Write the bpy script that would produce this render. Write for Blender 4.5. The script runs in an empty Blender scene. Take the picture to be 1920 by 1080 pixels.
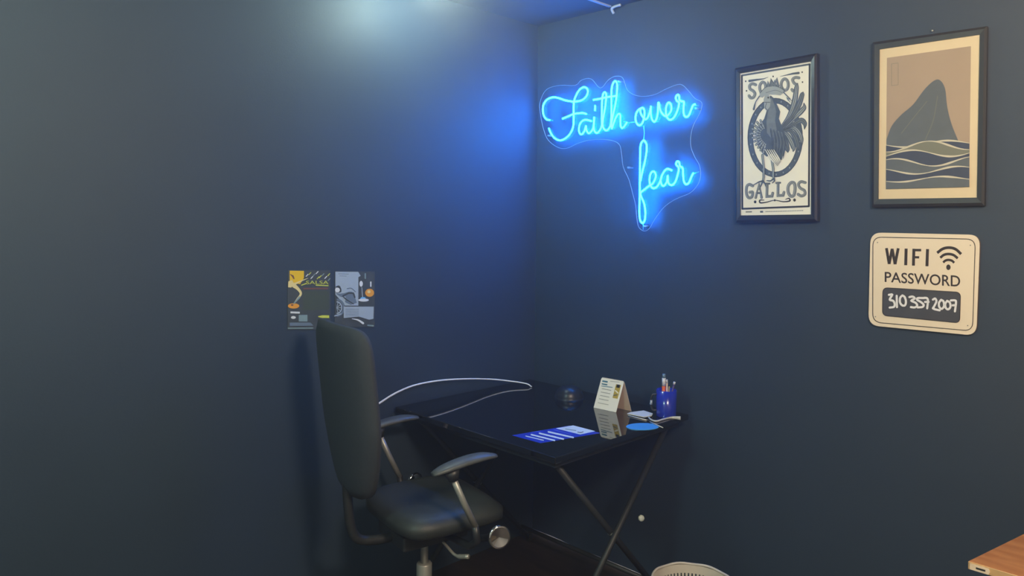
import bpy, bmesh, math, random
from mathutils import Vector, Matrix
random.seed(7)
S = bpy.context.scene
COL = S.collection
PI = math.pi

# ------------------------------------------------------------------ camera
EYE = 1.50
FPX = 1380.0
HEAD = math.radians(135.4)
PITCH = math.radians(0.8)
ROLL = math.radians(0.62)
CY = 434.0
CAM = Vector((2.451, -2.580, EYE))
fwd = Vector((math.cos(HEAD) * math.cos(PITCH), math.sin(HEAD) * math.cos(PITCH), -math.sin(PITCH)))
rt0 = Vector((math.sin(HEAD), -math.cos(HEAD), 0))
up0 = rt0.cross(fwd)
rt = rt0 * math.cos(ROLL) + up0 * math.sin(ROLL)
up = up0 * math.cos(ROLL) - rt0 * math.sin(ROLL)
cd = bpy.data.cameras.new('camera')
cam = bpy.data.objects.new('camera', cd)
COL.objects.link(cam)
cd.sensor_fit = 'HORIZONTAL'
cd.sensor_width = 36.0
cd.lens = 36.0 * FPX / 1920.0
cd.shift_y = (CY - 540.0) / 1920.0
cd.clip_start = 0.02
M = Matrix((rt, up, -fwd)).transposed().to_4x4()
M.translation = CAM
cam.matrix_world = M
S.camera = cam
S.view_settings.view_transform = 'Standard'
S.view_settings.look = 'None'
S.view_settings.exposure = 0.12
S.view_settings.gamma = 1.0
S.view_settings.use_curve_mapping = False
S.cycles.max_bounces = 5
S.cycles.adaptive_threshold = 0.04
S.cycles.light_sampling_threshold = 0.04
S.cycles.diffuse_bounces = 2
S.cycles.glossy_bounces = 2
S.cycles.transparent_max_bounces = 6

w = bpy.data.worlds.new('world')
S.world = w
w.use_nodes = True
w.node_tree.nodes['Background'].inputs[0].default_value = (0.05, 0.06, 0.07, 1)
w.node_tree.nodes['Background'].inputs[1].default_value = 0.5

vs_ = w.node_tree.nodes.new('ShaderNodeVolumeScatter')      # thin haze added to spread the neon's glow and lift the blacks
vs_.inputs['Density'].default_value = 0.05
vs_.inputs['Anisotropy'].default_value = 0.78
w.node_tree.links.new(vs_.outputs[0], w.node_tree.nodes['World Output'].inputs['Volume'])

# lamp strengths (the globes that give the light are built with the ceiling)
LAMPS = [
    # x, y, z, colour, strength, radius
    (0.30, -0.85, 2.392, (0.76, 1.0, 0.86), 235.0, 0.042),
    (2.75, -1.75, 2.20, (1.0, 0.78, 0.56), 96.0, 0.20),
    (1.15, -3.05, 2.22, (0.68, 1.0, 0.84), 48.0, 0.18),
]
NEON_COL = (0.0024, 0.20, 1.0)
NEON_S = 132.0

def ray(px, py):
    d = fwd + rt * ((px - 960.0) / FPX) + up * ((CY - py) / FPX)
    return d
def on_y(px, py, y=0.0):
    d = ray(px, py); t = (y - CAM.y) / d.y
    return CAM + d * t
def on_x(px, py, x=0.0):
    d = ray(px, py); t = (x - CAM.x) / d.x
    return CAM + d * t
def on_z(px, py, z=0.0):
    d = ray(px, py); t = (z - CAM.z) / d.z
    return CAM + d * t
def on_plane(px, py, p0, n):
    d = ray(px, py); t = (p0 - CAM).dot(n) / d.dot(n)
    return CAM + d * t
def proj(p):
    v = Vector(p) - CAM
    z = v.dot(fwd)
    return (960 + FPX * v.dot(rt) / z, CY - FPX * v.dot(up) / z)

# ------------------------------------------------------------------ materials
MATS = {}
def srgb(r, g, b):
    f = lambda c: (c / 255.0) / 12.92 if c / 255.0 <= 0.04045 else ((c / 255.0 + 0.055) / 1.055) ** 2.4
    return (f(r), f(g), f(b), 1.0)
def mat(name, col, rough=0.6, metal=0.0, ior=1.5, var=0.0, scale=20.0, bump=0.0, bscale=200.0, coat=0.0, emit=None, es=0.0, spec=None):
    if name in MATS: return MATS[name]
    m = bpy.data.materials.new(name); m.use_nodes = True
    nt = m.node_tree; b = nt.nodes['Principled BSDF']
    b.inputs['Base Color'].default_value = col if len(col) == 4 else (*col, 1)
    b.inputs['Roughness'].default_value = rough
    b.inputs['Metallic'].default_value = metal
    b.inputs['IOR'].default_value = ior
    b.inputs['Coat Weight'].default_value = coat
    if spec is not None: b.inputs['Specular IOR Level'].default_value = spec
    tc = nt.nodes.new('ShaderNodeTexCoord')
    if var > 0:
        n = nt.nodes.new('ShaderNodeTexNoise'); n.inputs['Scale'].default_value = scale
        n.inputs['Detail'].default_value = 4
        nt.links.new(tc.outputs['Object'], n.inputs['Vector'])
        r = nt.nodes.new('ShaderNodeValToRGB')
        c = b.inputs['Base Color'].default_value
        r.color_ramp.elements[0].position = 0.3; r.color_ramp.elements[1].position = 0.7
        r.color_ramp.elements[0].color = (c[0] * (1 - var), c[1] * (1 - var), c[2] * (1 - var), 1)
        r.color_ramp.elements[1].color = (min(1, c[0] * (1 + var)), min(1, c[1] * (1 + var)), min(1, c[2] * (1 + var)), 1)
        nt.links.new(n.outputs['Fac'], r.inputs['Fac'])
        nt.links.new(r.outputs['Color'], b.inputs['Base Color'])
    if bump > 0:
        n = nt.nodes.new('ShaderNodeTexNoise'); n.inputs['Scale'].default_value = bscale
        nt.links.new(tc.outputs['Object'], n.inputs['Vector'])
        bp = nt.nodes.new('ShaderNodeBump'); bp.inputs['Strength'].default_value = bump
        bp.inputs['Distance'].default_value = 0.002
        nt.links.new(n.outputs['Fac'], bp.inputs['Height'])
        nt.links.new(bp.outputs['Normal'], b.inputs['Normal'])
    if emit:
        b.inputs['Emission Color'].default_value = (*emit, 1)
        b.inputs['Emission Strength'].default_value = es
    MATS[name] = m
    return m

def wood_mat(name, c1, c2, rough=0.45, scale=6.0, axis=(1, 8, 8)):
    m = bpy.data.materials.new(name); m.use_nodes = True
    nt = m.node_tree; b = nt.nodes['Principled BSDF']
    b.inputs['Roughness'].default_value = rough
    tc = nt.nodes.new('ShaderNodeTexCoord'); mp = nt.nodes.new('ShaderNodeMapping')
    mp.inputs['Scale'].default_value = axis
    n = nt.nodes.new('ShaderNodeTexNoise'); n.inputs['Scale'].default_value = scale; n.inputs['Detail'].default_value = 6
    n.inputs['Distortion'].default_value = 0.6
    r = nt.nodes.new('ShaderNodeValToRGB')
    r.color_ramp.elements[0].position = 0.35; r.color_ramp.elements[1].position = 0.68
    r.color_ramp.elements[0].color = c1; r.color_ramp.elements[1].color = c2
    nt.links.new(tc.outputs['Object'], mp.inputs['Vector']); nt.links.new(mp.outputs['Vector'], n.inputs['Vector'])
    nt.links.new(n.outputs['Fac'], r.inputs['Fac']); nt.links.new(r.outputs['Color'], b.inputs['Base Color'])
    MATS[name] = m
    return m

WALL = mat('wall_paint', (0.0215, 0.0405, 0.071), rough=0.60, var=0.10, scale=1.3, bump=0.10, bscale=160)
WALL2 = mat('pale_fill_paint', (0.50, 0.50, 0.48), rough=0.7, var=0.05, scale=2)  # pale tone for the unseen walls, chosen to bounce fill into the shadows
CEIL = mat('ceiling_paint', (0.045, 0.06, 0.08), rough=0.7, var=0.05, scale=3)
FLOOR = wood_mat('floor_boards', (0.022, 0.016, 0.012, 1), (0.045, 0.033, 0.025, 1), 0.4, 3.0, (1, 9, 1))
STRIP = mat('grey_strip', (0.75, 0.75, 0.72), 0.5, var=0.2, scale=25)
BLACK = mat('black_plastic', (0.022, 0.024, 0.027), 0.42, var=0.15, scale=30)
FABRIC = mat('black_fabric', (0.034, 0.042, 0.054), 0.85, var=0.08, scale=90, bump=0.25, bscale=500)
LEATHER = mat('charcoal_leather', (0.030, 0.036, 0.036), 0.5, var=0.2, scale=12, bump=0.2, bscale=300)
PADMAT = mat('grey_arm_pad', (0.085, 0.095, 0.098), 0.42, var=0.15, scale=30)
CHROME = mat('chrome', (0.75, 0.73, 0.70), 0.07, metal=1.0)
STEEL = mat('satin_steel', (0.42, 0.43, 0.40), 0.42, metal=0.55, var=0.08, scale=30)
GLOSS = mat('black_glass_top', (0.004, 0.005, 0.007), 0.03, ior=2.35)
LEGMAT = mat('dark_grey_leg', (0.022, 0.026, 0.028), 0.5)
FRAMEM = mat('black_frame_gloss', (0.014, 0.016, 0.02), 0.28, var=0.1, scale=40, coat=0.3)
FRAME2 = mat('black_frame_satin', (0.020, 0.022, 0.026), 0.45, var=0.1, scale=40)
PAPER = mat('cream_paper', srgb(240, 236, 220), 0.6, var=0.03, scale=8)
MATB = mat('cream_mat_board', srgb(222, 203, 168), 0.8, var=0.03, scale=10)
INK = mat('black_ink', srgb(30, 32, 34), 0.6)
INKB = mat('blue_grey_ink', srgb(76, 88, 100), 0.6, var=0.12, scale=60)
INKM = mat('mid_grey_ink', srgb(112, 120, 122), 0.6, var=0.12, scale=60)
INKL = mat('light_grey_ink', srgb(158, 164, 162), 0.6)
GREY = mat('sign_grey', srgb(122, 124, 114), 0.6)

# ------------------------------------------------------------------ mesh helpers
class MB:
    def __init__(s):
        s.v = []; s.f = []; s.m = []; s.mats = []; s.sm = []
    def slot(s, m):
        if m not in s.mats: s.mats.append(m)
        return s.mats.index(m)
    def add(s, verts, faces, m, smooth=False):
        o = len(s.v); s.v += [Vector(p) for p in verts]; k = s.slot(m)
        for f in faces:
            s.f.append([i + o for i in f]); s.m.append(k); s.sm.append(smooth)
        return s
    def box(s, x0, x1, y0, y1, z0, z1, m):
        vs = [(x, y, z) for z in (z0, z1) for y in (y0, y1) for x in (x0, x1)]
        return s.add(vs, [(0, 2, 3, 1), (4, 5, 7, 6), (0, 1, 5, 4), (2, 6, 7, 3), (0, 4, 6, 2), (1, 3, 7, 5)], m)
    def prism(s, pts, off, m, m_side=None):
        n = len(pts); off = Vector(off)
        vs = [Vector(p) for p in pts] + [Vector(p) + off for p in pts]
        s.add(vs, [list(range(n))[::-1], list(range(n, 2 * n))], m)
        s.add(vs, [[i, (i + 1) % n, n + (i + 1) % n, n + i] for i in range(n)], m_side or m)
        return s
    def tube(s, pts, r, m, seg=10, closed=False, smooth=True, cap=True):
        pts = [Vector(p) for p in pts]; n = len(pts)
        rs = r if isinstance(r, (list, tuple)) else [r] * n
        T = []
        for i in range(n):
            a = pts[(i - 1) % n] if (closed or i > 0) else pts[i]
            b = pts[(i + 1) % n] if (closed or i < n - 1) else pts[i]
            d = (b - a)
            T.append(d.normalized() if d.length > 1e-9 else Vector((0, 0, 1)))
        ref = Vector((0, 0, 1)) if abs(T[0].z) < 0.9 else Vector((1, 0, 0))
        nrm = (ref - T[0] * ref.dot(T[0])).normalized()
        vs = []
        for i in range(n):
            nrm = nrm - T[i] * nrm.dot(T[i])
            if nrm.length < 1e-6: nrm = T[i].orthogonal()
            nrm.normalize(); bi = T[i].cross(nrm)
            for k in range(seg):
                a = 2 * PI * k / seg
                vs.append(pts[i] + (nrm * math.cos(a) + bi * math.sin(a)) * rs[i])
        fs = []
        for i in range(n if closed else n - 1):
            j = (i + 1) % n
            for k in range(seg):
                l = (k + 1) % seg
                fs.append((i * seg + k, i * seg + l, j * seg + l, j * seg + k))
        if not closed and cap:
            fs.append(tuple(range(seg))[::-1]); fs.append(tuple(range((n - 1) * seg, n * seg)))
        return s.add(vs, fs, m, smooth)
    def lathe(s, prof, c, m, seg=32, axis=(0, 0, 1), smooth=True, cap=True):
        ax = Vector(axis).normalized(); a = ax.orthogonal().normalized() if abs(ax.z) < 0.999 else Vector((1, 0, 0))
        b = ax.cross(a); c = Vector(c); vs = []; n = len(prof)
        for (r, h) in prof:
            for k in range(seg):
                t = 2 * PI * k / seg
                vs.append(c + ax * h + (a * math.cos(t) + b * math.sin(t)) * r)
        fs = []
        for i in range(n - 1):
            for k in range(seg):
                l = (k + 1) % seg
                fs.append((i * seg + k, i * seg + l, (i + 1) * seg + l, (i + 1) * seg + k))
        if cap and prof[0][0] > 1e-6: fs.append(tuple(range(seg))[::-1])
        if cap and prof[-1][0] > 1e-6: fs.append(tuple(range((n - 1) * seg, n * seg)))
        return s.add(vs, fs, m, smooth)
    def build(s, name, parent=None, bevel=0.0, label=None, weld=False):
        me = bpy.data.meshes.new(name)
        P = parent; loc = False
        while P is not None:
            loc = loc or bool(P.get('_local')); P = P.parent
        off = Vector((0, 0, 0)) if (loc or parent is None) else world_loc(parent)
        me.from_pydata([v - off for v in s.v], [], s.f)
        for m in s.mats: me.materials.append(m)
        for p, k, q in zip(me.polygons, s.m, s.sm):
            p.material_index = k; p.use_smooth = q
        me.update()
        o = bpy.data.objects.new(name, me); COL.objects.link(o)
        if parent is not None: o.parent = parent
        if weld or bevel > 0:
            bm = bmesh.new(); bm.from_mesh(me)
            bmesh.ops.remove_doubles(bm, verts=bm.verts, dist=1e-6)
            bmesh.ops.recalc_face_normals(bm, faces=bm.faces)
            bm.to_mesh(me); bm.free()
        if bevel > 0:
            b = o.modifiers.new('bevel', 'BEVEL'); b.width = bevel; b.segments = 3; b.limit_method = 'ANGLE'
        if label: o['label'] = label
        return o
def world_loc(o):
    v = Vector((0, 0, 0))
    while o is not None:
        v += o.location; o = o.parent
    return v
def thing(name, label, cat, loc=(0, 0, 0), rotz=0.0, group=None, local=False):
    o = bpy.data.objects.new(name, None); COL.objects.link(o)
    o.empty_display_size = 0.05
    o.location = loc; o.rotation_euler = (0, 0, rotz)
    o['label'] = label; o['category'] = cat
    if group: o['group'] = group
    if local: o['_local'] = 1
    return o
def tag(o, label, cat, group=None):
    o['label'] = label; o['category'] = cat
    if group: o['group'] = group
    return o
def struct(o):
    o['kind'] = 'structure'; return o

def smooth_path(pts, n=6, closed=False):
    P = [Vector(p) for p in pts]; out = []
    N = len(P)
    rng = range(N) if closed else range(N - 1)
    for i in rng:
        p0 = P[(i - 1) % N] if (closed or i > 0) else P[i] * 2 - P[i + 1]
        p1 = P[i]; p2 = P[(i + 1) % N]
        p3 = P[(i + 2) % N] if (closed or i + 2 < N) else P[i + 1] * 2 - P[i]
        for k in range(n):
            t = k / n
            out.append(0.5 * ((2 * p1) + (p2 - p0) * t + (2 * p0 - 5 * p1 + 4 * p2 - p3) * t * t + (-p0 + 3 * p1 - 3 * p2 + p3) * t ** 3))
    if not closed: out.append(P[-1])
    return out

# 2-D artwork drawn on a surface: polygons mapped by a function (a, b, layer) -> point
class Art:
    def __init__(s, mb, fn): s.mb = mb; s.fn = fn; s.k = 0
    def poly(s, pts, m, layer=1):
        pts = [Vector((p[0], p[1])) for p in pts]
        a = sum(pts[i].x * pts[(i + 1) % len(pts)].y - pts[(i + 1) % len(pts)].x * pts[i].y for i in range(len(pts)))
        if a > 0: pts = pts[::-1]
        s.k += 1                                    # strokes of one layer overlap like brush strokes, each a hair above the last
        q = layer + (s.k % 13) * 0.07 if layer > 0 else layer
        s.mb.add([s.fn(p.x, p.y, q) for p in pts], [list(range(len(pts)))], m)
    def line(s, pts, wd, m, layer=1, smooth=False, closed=False, cap=True, n=5):
        pts = [Vector((p[0], p[1])) for p in pts]
        if smooth: pts = smooth_path(pts, n, closed)
        ws = wd if isinstance(wd, (list, tuple)) else None
        N = len(pts)
        def W(i): 
            if ws is None: return wd / 2
            t = i / max(1, N - 1) * (len(ws) - 1); k = min(int(t), len(ws) - 2); t -= k
            return (ws[k] * (1 - t) + ws[k + 1] * t) / 2
        def nrm(d): return Vector((-d.y, d.x)).normalized() if d.length > 1e-6 else Vector((0, 0))
        O = []
        for i in range(N):
            a = pts[i] - pts[i - 1] if (closed or i > 0) else pts[1] - pts[0]
            b = pts[(i + 1) % N] - pts[i] if (closed or i < N - 1) else pts[-1] - pts[-2]
            n1, n2 = nrm(a), nrm(b); mm = n1 + n2
            mm = mm.normalized() if mm.length > 0.2 else n2
            O.append(mm * (W(i) / max(0.55, mm.dot(n2))))
        for i in range(N if closed else N - 1):
            j = (i + 1) % N
            s.poly([pts[i] + O[i], pts[j] + O[j], pts[j] - O[j], pts[i] - O[i]], m, layer)
        if cap and not closed:
            for i, d in ((0, pts[0] - pts[1]), (N - 1, pts[-1] - pts[-2])):
                if W(i) < 0.3 or d.length < 1e-6: continue
                a0 = math.atan2(d.y, d.x)
                s.poly([(pts[i].x + W(i) * math.cos(a0 + t), pts[i].y + W(i) * math.sin(a0 + t)) for t in [-PI / 2 + PI * k / 6 for k in range(7)]], m, layer)
    def disc(s, c, rx, ry, m, layer=1, seg=28):
        s.poly([(c[0] + rx * math.cos(2 * PI * k / seg), c[1] + ry * math.sin(2 * PI * k / seg)) for k in range(seg)], m, layer)
    def ring(s, c, rx, ry, wd, m, layer=1, seg=40, a0=0, a1=2 * PI):
        for k in range(seg):
            t0 = a0 + (a1 - a0) * k / seg; t1 = a0 + (a1 - a0) * (k + 1) / seg
            q = [(c[0] + (rx + e) * math.cos(t), c[1] + (ry + e) * math.sin(t)) for (t, e) in ((t0, 0), (t1, 0), (t1, -wd), (t0, -wd))]
            s.poly(q, m, layer)
    def text(s, txt, x, y, x2, y2, h, m, layer=1, h2=None):
        """text whose base line runs from (x,y) to (x2,y2), cap height h"""
        cu = bpy.data.curves.new('t', 'FONT'); cu.body = txt; cu.size = 1.0; cu.resolution_u = 4
        ob = bpy.data.objects.new('t', cu); COL.objects.link(ob)
        dg = bpy.context.evaluated_depsgraph_get(); me = bpy.data.meshes.new_from_object(ob.evaluated_get(dg))
        xs = [v.co.x for v in me.vertices]; ys = [v.co.y for v in me.vertices]
        x0, x1 = min(xs), max(xs)
        base = 0.0; top = max(ys)
        vs = []
        for v in me.vertices:
            u = (v.co.x - x0) / (x1 - x0); q = (v.co.y - base) / (top - base)
            hh = h if h2 is None else h + (h2 - h) * u
            vs.append(s.fn(x + (x2 - x) * u, y + (y2 - y) * u - hh * q, layer))
        fs = [list(p.vertices) for p in me.polygons]
        # face towards the reader
        s.mb.add(vs, fs, m)
        bpy.data.objects.remove(ob); bpy.data.curves.remove(cu); bpy.data.meshes.remove(me)

def zm(ox, oy, sc):
    """converts points read in an enlarged crop to frame pixels"""
    return lambda pts: [(ox + p[0] / sc, oy + p[1] / sc) for p in pts]

def rounded_quad(c, r, n=7):
    """c: TL,TR,BR,BL"""
    out = []
    c = [Vector(p) for p in c]
    for i in range(4):
        p = c[i]; a = c[i - 1]; b = c[(i + 1) % 4]
        pa = p + (a - p).normalized() * r; pb = p + (b - p).normalized() * r
        for k in range(n + 1):
            t = k / n
            out.append(pa * (1 - t) ** 2 + p * 2 * t * (1 - t) + pb * t * t)
    return [(q.x, q.y) for q in out]

# ------------------------------------------------------------------ the room
XR, YB, H = 4.6, -4.4, 2.44
struct(MB().box(-0.1, XR + .1, YB - .1, 0.1, -0.1, 0, FLOOR).build('floor'))
struct(MB().box(-0.1, XR + .1, YB - .1, 0.1, H, H + 0.1, CEIL).build('ceiling'))
struct(MB().box(-0.1, 0, YB - .1, 0.1, 0, H, WALL).build('wall_left'))
struct(MB().box(0, XR + .1, 0, 0.1, 0, H, WALL).build('wall_right'))
struct(MB().box(XR, XR + .1, YB, 0, 0, H, WALL2).build('wall_east'))
struct(MB().box(0, XR, YB - .1, YB, 0, H, WALL2).build('wall_back'))
# thin pale strip where the right wall meets the floor
b = MB()
pts = [(0.004 + 0.06 * i, -0.008 - 0.002 * math.sin(i * 1.7), 0.004) for i in range(70)]
b.tube(pts, [0.0075 + 0.0022 * math.sin(i * 0.9) for i in range(70)], STRIP, 8)
struct(b.build('baseboard_right'))
# raised seam on the ceiling, running out from the right wall
sx = on_y(1152, 13, 0.0).x
b = MB(); b.box(sx - 0.006, sx + 0.006, -3.4, -0.03, H - 0.006, H, mat('pale_seam', (0.5, 0.55, 0.6), 0.3))
struct(b.build('trim_1'))
b = MB()
b.tube(smooth_path([(sx, -0.004, H - 0.028), (sx, -0.018, H - 0.010), (sx + 0.02, -0.02, H - 0.004), (sx + 0.05, -0.022, H - 0.004)], 5), 0.006, MATS['pale_seam'], 8)
struct(b.build('trim_2'))

# ceiling lamps
for i, (x, y, z, c, st, r) in enumerate(LAMPS):
    em = mat('lamp_glow_%d' % i, (0.9, 0.9, 0.9), 0.4, emit=c, es=st)
    lab = ['white globe ceiling lamp close to the left wall', 'warm globe ceiling lamp on the right side of the room',
           'cool globe ceiling lamp behind the chair'][i]
    t = thing('ceiling_lamp', lab, 'lamp', (x, y, H))
    MB().lathe([(0.0, 0.0), (r * 1.15, 0.0), (r * 1.15, -0.012), (0.02, -0.018), (0.02, z + r * 0.9 - H), (0, z + r * .9 - H)], (x, y, H), STEEL, 24).build('lamp_base', t)
    prof = [(r * math.sin(a), -r * math.cos(a)) for a in [PI * k / 14 for k in range(15)]]
    prof[0] = (0, -r); prof[-1] = (0, r)
    MB().lathe(prof, (x, y, z), em, 24).build('globe', t)

# ------------------------------------------------------------------ neon sign
YT = -0.046
NEON = mat('neon_tube', (0.02, 0.2, 0.4), 0.4, emit=NEON_COL, es=NEON_S)
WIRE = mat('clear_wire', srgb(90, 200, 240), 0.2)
EDGE = mat('acrylic_edge', srgb(150, 190, 215), 0.25)
acr = bpy.data.materials.new('clear_acrylic'); acr.use_nodes = True
nt = acr.node_tree; nt.nodes.clear()
out = nt.nodes.new('ShaderNodeOutputMaterial'); mx = nt.nodes.new('ShaderNodeMixShader')
tr = nt.nodes.new('ShaderNodeBsdfTransparent'); gl = nt.nodes.new('ShaderNodeBsdfGlossy'); fr = nt.nodes.new('ShaderNodeFresnel')
gl.inputs['Roughness'].default_value = 0.32; fr.inputs['IOR'].default_value = 1.16
tr.inputs['Color'].default_value = (0.97, 0.98, 1, 1)
nt.links.new(fr.outputs[0], mx.inputs[0]); nt.links.new(tr.outputs[0], mx.inputs[1]); nt.links.new(gl.outputs[0], mx.inputs[2])
nt.links.new(mx.outputs[0], out.inputs[0])
A = zm(1000, 140, 7.717); B = zm(1080, 130, 7.717); Cz = zm(1180, 160, 10.8); D = zm(1180, 240, 5.4)
strokes = {
 'capital_letter_f': [A([(238,657),(192,648),(155,600),(138,530),(142,455),(168,395),(215,350),(290,327),(370,340),(450,368),(540,386),(620,388),(700,370),(760,322),(787,262),(782,210),(745,182),(700,192),(652,240),(615,310),(592,370),(584,450),(583,560),(583,700),(565,790),(520,870),(450,930),(380,950),(310,920),(255,850),(225,775)]),
                      A([(420,638),(500,605),(580,570),(660,558),(720,555),(768,570)])],
 'letters_aith': [B([(222,750),(165,733),(112,735),(66,775),(44,840),(47,912),(80,942),(118,900),(138,835),(146,815)]),
                  B([(146,815),(152,880),(182,925),(220,900),(248,850),(260,770),(264,690)]),
                  B([(262,690),(256,800),(266,890),(305,920),(345,880),(372,815),(373,700),(376,500),(385,385),(410,332),(436,355),(435,430),(420,560),(396,690),(385,790),(400,855),(440,885),(480,850),(504,780),(512,600),(512,350),(526,230),(562,170),(594,210),(592,330),(575,480),(547,610),(528,700),(512,800),(518,862)]),
                  B([(518,862),(545,780),(580,690),(615,645),(641,662),(642,750),(646,820),(668,850),(700,822),(737,765)]),
                  B([(277,522),(275,600)]), B([(250,442),(350,425),(450,402),(595,383)])],
 'letters_over': [Cz([(260,455),(200,485),(150,545),(126,640),(136,740),(170,795),(212,808),(260,770),(290,690),(308,580),(298,490),(260,455),(222,490),(232,570),(278,645),(330,690),(372,650),(408,560),(430,470),(436,420)]),
                  Cz([(436,420),(434,560),(456,680),(505,738),(550,680),(575,560),(582,450),(585,360),(602,370),(620,480),(665,570),(735,625),(800,585),(848,500),(845,400),(800,350),(757,400),(740,500),(746,600),(780,670),(825,698),(890,665),(950,570),(995,440),(1005,345),(962,315),(940,255),(958,207),(990,195),(1010,230),(1015,295),(1058,325),(1104,335),(1100,420),(1096,540),(1115,615),(1160,640),(1210,600),(1250,500),(1290,405),(1335,385)])],
 'letters_fear': [D([(145,122),(118,160),(110,250),(108,400),(106,640),(102,850),(110,935),(135,962),(156,930),(162,850),(148,760),(118,690),(116,655),(150,625),(195,590),(240,558),(268,490),(255,445),(225,448),(206,500),(208,565),(235,608),(275,598),(310,545),(330,480),(365,425),(395,415),(430,430)]),
                  D([(145,122),(172,160),(175,230),(155,350),(130,450),(112,540)]),
                  D([(330,480),(318,530),(328,575),(352,585),(380,540),(388,480),(395,555),(430,578),(465,545),(490,470),(500,405),(475,372),(480,342),(504,345),(512,385),(540,408),(544,470),(552,540),(576,570),(605,550),(630,490),(650,455)])],
}
outl = [(1013,215),(1012,192),(1024,168),(1050,160),(1078,160),(1090,150),(1108,148),(1125,165),(1140,150),(1153,143),(1167,146),(1176,169),(1196,180),(1225,178),(1250,166),(1275,158),(1290,170),(1302,184),(1315,192),(1314,206),(1308,219),(1300,234),(1295,253),(1295,275),(1302,294),(1310,308),(1313,322),(1312,336),(1306,349),(1293,362),(1274,370),(1260,377),(1245,388),(1234,401),(1224,416),(1218,427),(1210,433),(1202,431),(1196,423),(1193,405),(1191,384),(1185,360),(1178,335),(1168,313),(1165,290),(1160,270),(1140,262),(1110,262),(1085,268),(1062,278),(1045,276),(1027,262),(1018,240)]
ctr = on_y(1165, 250, -0.039)
t = thing('neon_sign', 'glowing cyan neon sign reading Faith over fear on a clear backing', 'neon sign', ctr)
op = smooth_path([(*p, 0) for p in outl], 4, True)
ol = [on_y(p.x, p.y, -0.039) for p in op]
ol[0:0] = []
b = MB(); b.prism(ol, (0, 0.004, 0), acr)
b.build('backing_panel', t)
MB().tube([p + Vector((0, 0.002, 0)) for p in ol], 0.0013, EDGE, 6, closed=True).build('panel_edge', t)
for nme, ls in strokes.items():
    b = MB()
    for l in ls:
        sp = smooth_path([(*p, 0) for p in l], 4)
        b.tube([on_y(p.x, p.y, YT) for p in sp], 0.0036, NEON, 6)
    b.build('neon_' + nme, t)
for l in ([(1170, 228), (1178, 230), (1189, 229)], [(1207, 236), (1208, 250), (1207, 261)], [(1206, 419), (1206, 431)], [(1302, 325), (1311, 322)], [(1303, 197), (1310, 199)]):
    MB().tube([on_y(p[0], p[1], -0.042) for p in l], 0.0022, WIRE, 6).build('wire', t)
for (px, py) in ((1176, 314), (1303, 203), (1026, 254), (1158, 152), (1206, 424)):
    c = on_y(px, py, -0.039); c.y = 0
    MB().lathe([(0.0, 0), (0.004, 0), (0.004, 0.0345), (0.0, 0.0345)], c, EDGE, 12, (0, -1, 0)).build('standoff', t)

# ------------------------------------------------------------------ pictures on the right wall
def wall_fn(y0, step=0.00025):
    return lambda a, b_, l: on_y(a, b_, y0 - l * step)
def frame_thing(name, label, outer, inner, depth, fm, print_fn, extra=None):
    c = on_y((outer[2][0] + outer[3][0]) / 2, outer[2][1], 0); c.y = 0
    t = thing(name, label, 'picture', c)
    O = [on_y(*p, -depth) for p in outer]; I = [on_y(*p, -depth) for p in inner]
    b = MB(); Yd = lambda p, y: Vector((p.x, y, p.z))
    for i in range(4):
        j = (i + 1) % 4
        mo = O[i].lerp(I[i], .35); mo2 = O[j].lerp(I[j], .35)
        b.add([Yd(O[i], -0.002), Yd(O[j], -0.002), Yd(O[j], -depth * .8), Yd(O[i], -depth * .8)], [(0, 1, 2, 3)], fm)
        b.add([Yd(O[i], -depth * .8), Yd(O[j], -depth * .8), Yd(mo2, -depth), Yd(mo, -depth)], [(0, 1, 2, 3)], fm)
        b.add([Yd(mo, -depth), Yd(mo2, -depth), Yd(I[j], -depth * .92), Yd(I[i], -depth * .92)], [(0, 1, 2, 3)], fm)
        b.add([Yd(I[i], -depth * .92), Yd(I[j], -depth * .92), Yd(I[j], -depth * .55), Yd(I[i], -depth * .55)], [(0, 1, 2, 3)], fm)
        b.add([Yd(O[i], -0.002), Yd(O[j], -0.002), Yd(I[j], -0.002), Yd(I[i], -0.002)], [(3, 2, 1, 0)], fm)
    b.build('frame', t)
    return t, print_fn(t, -depth * .7)

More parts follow.
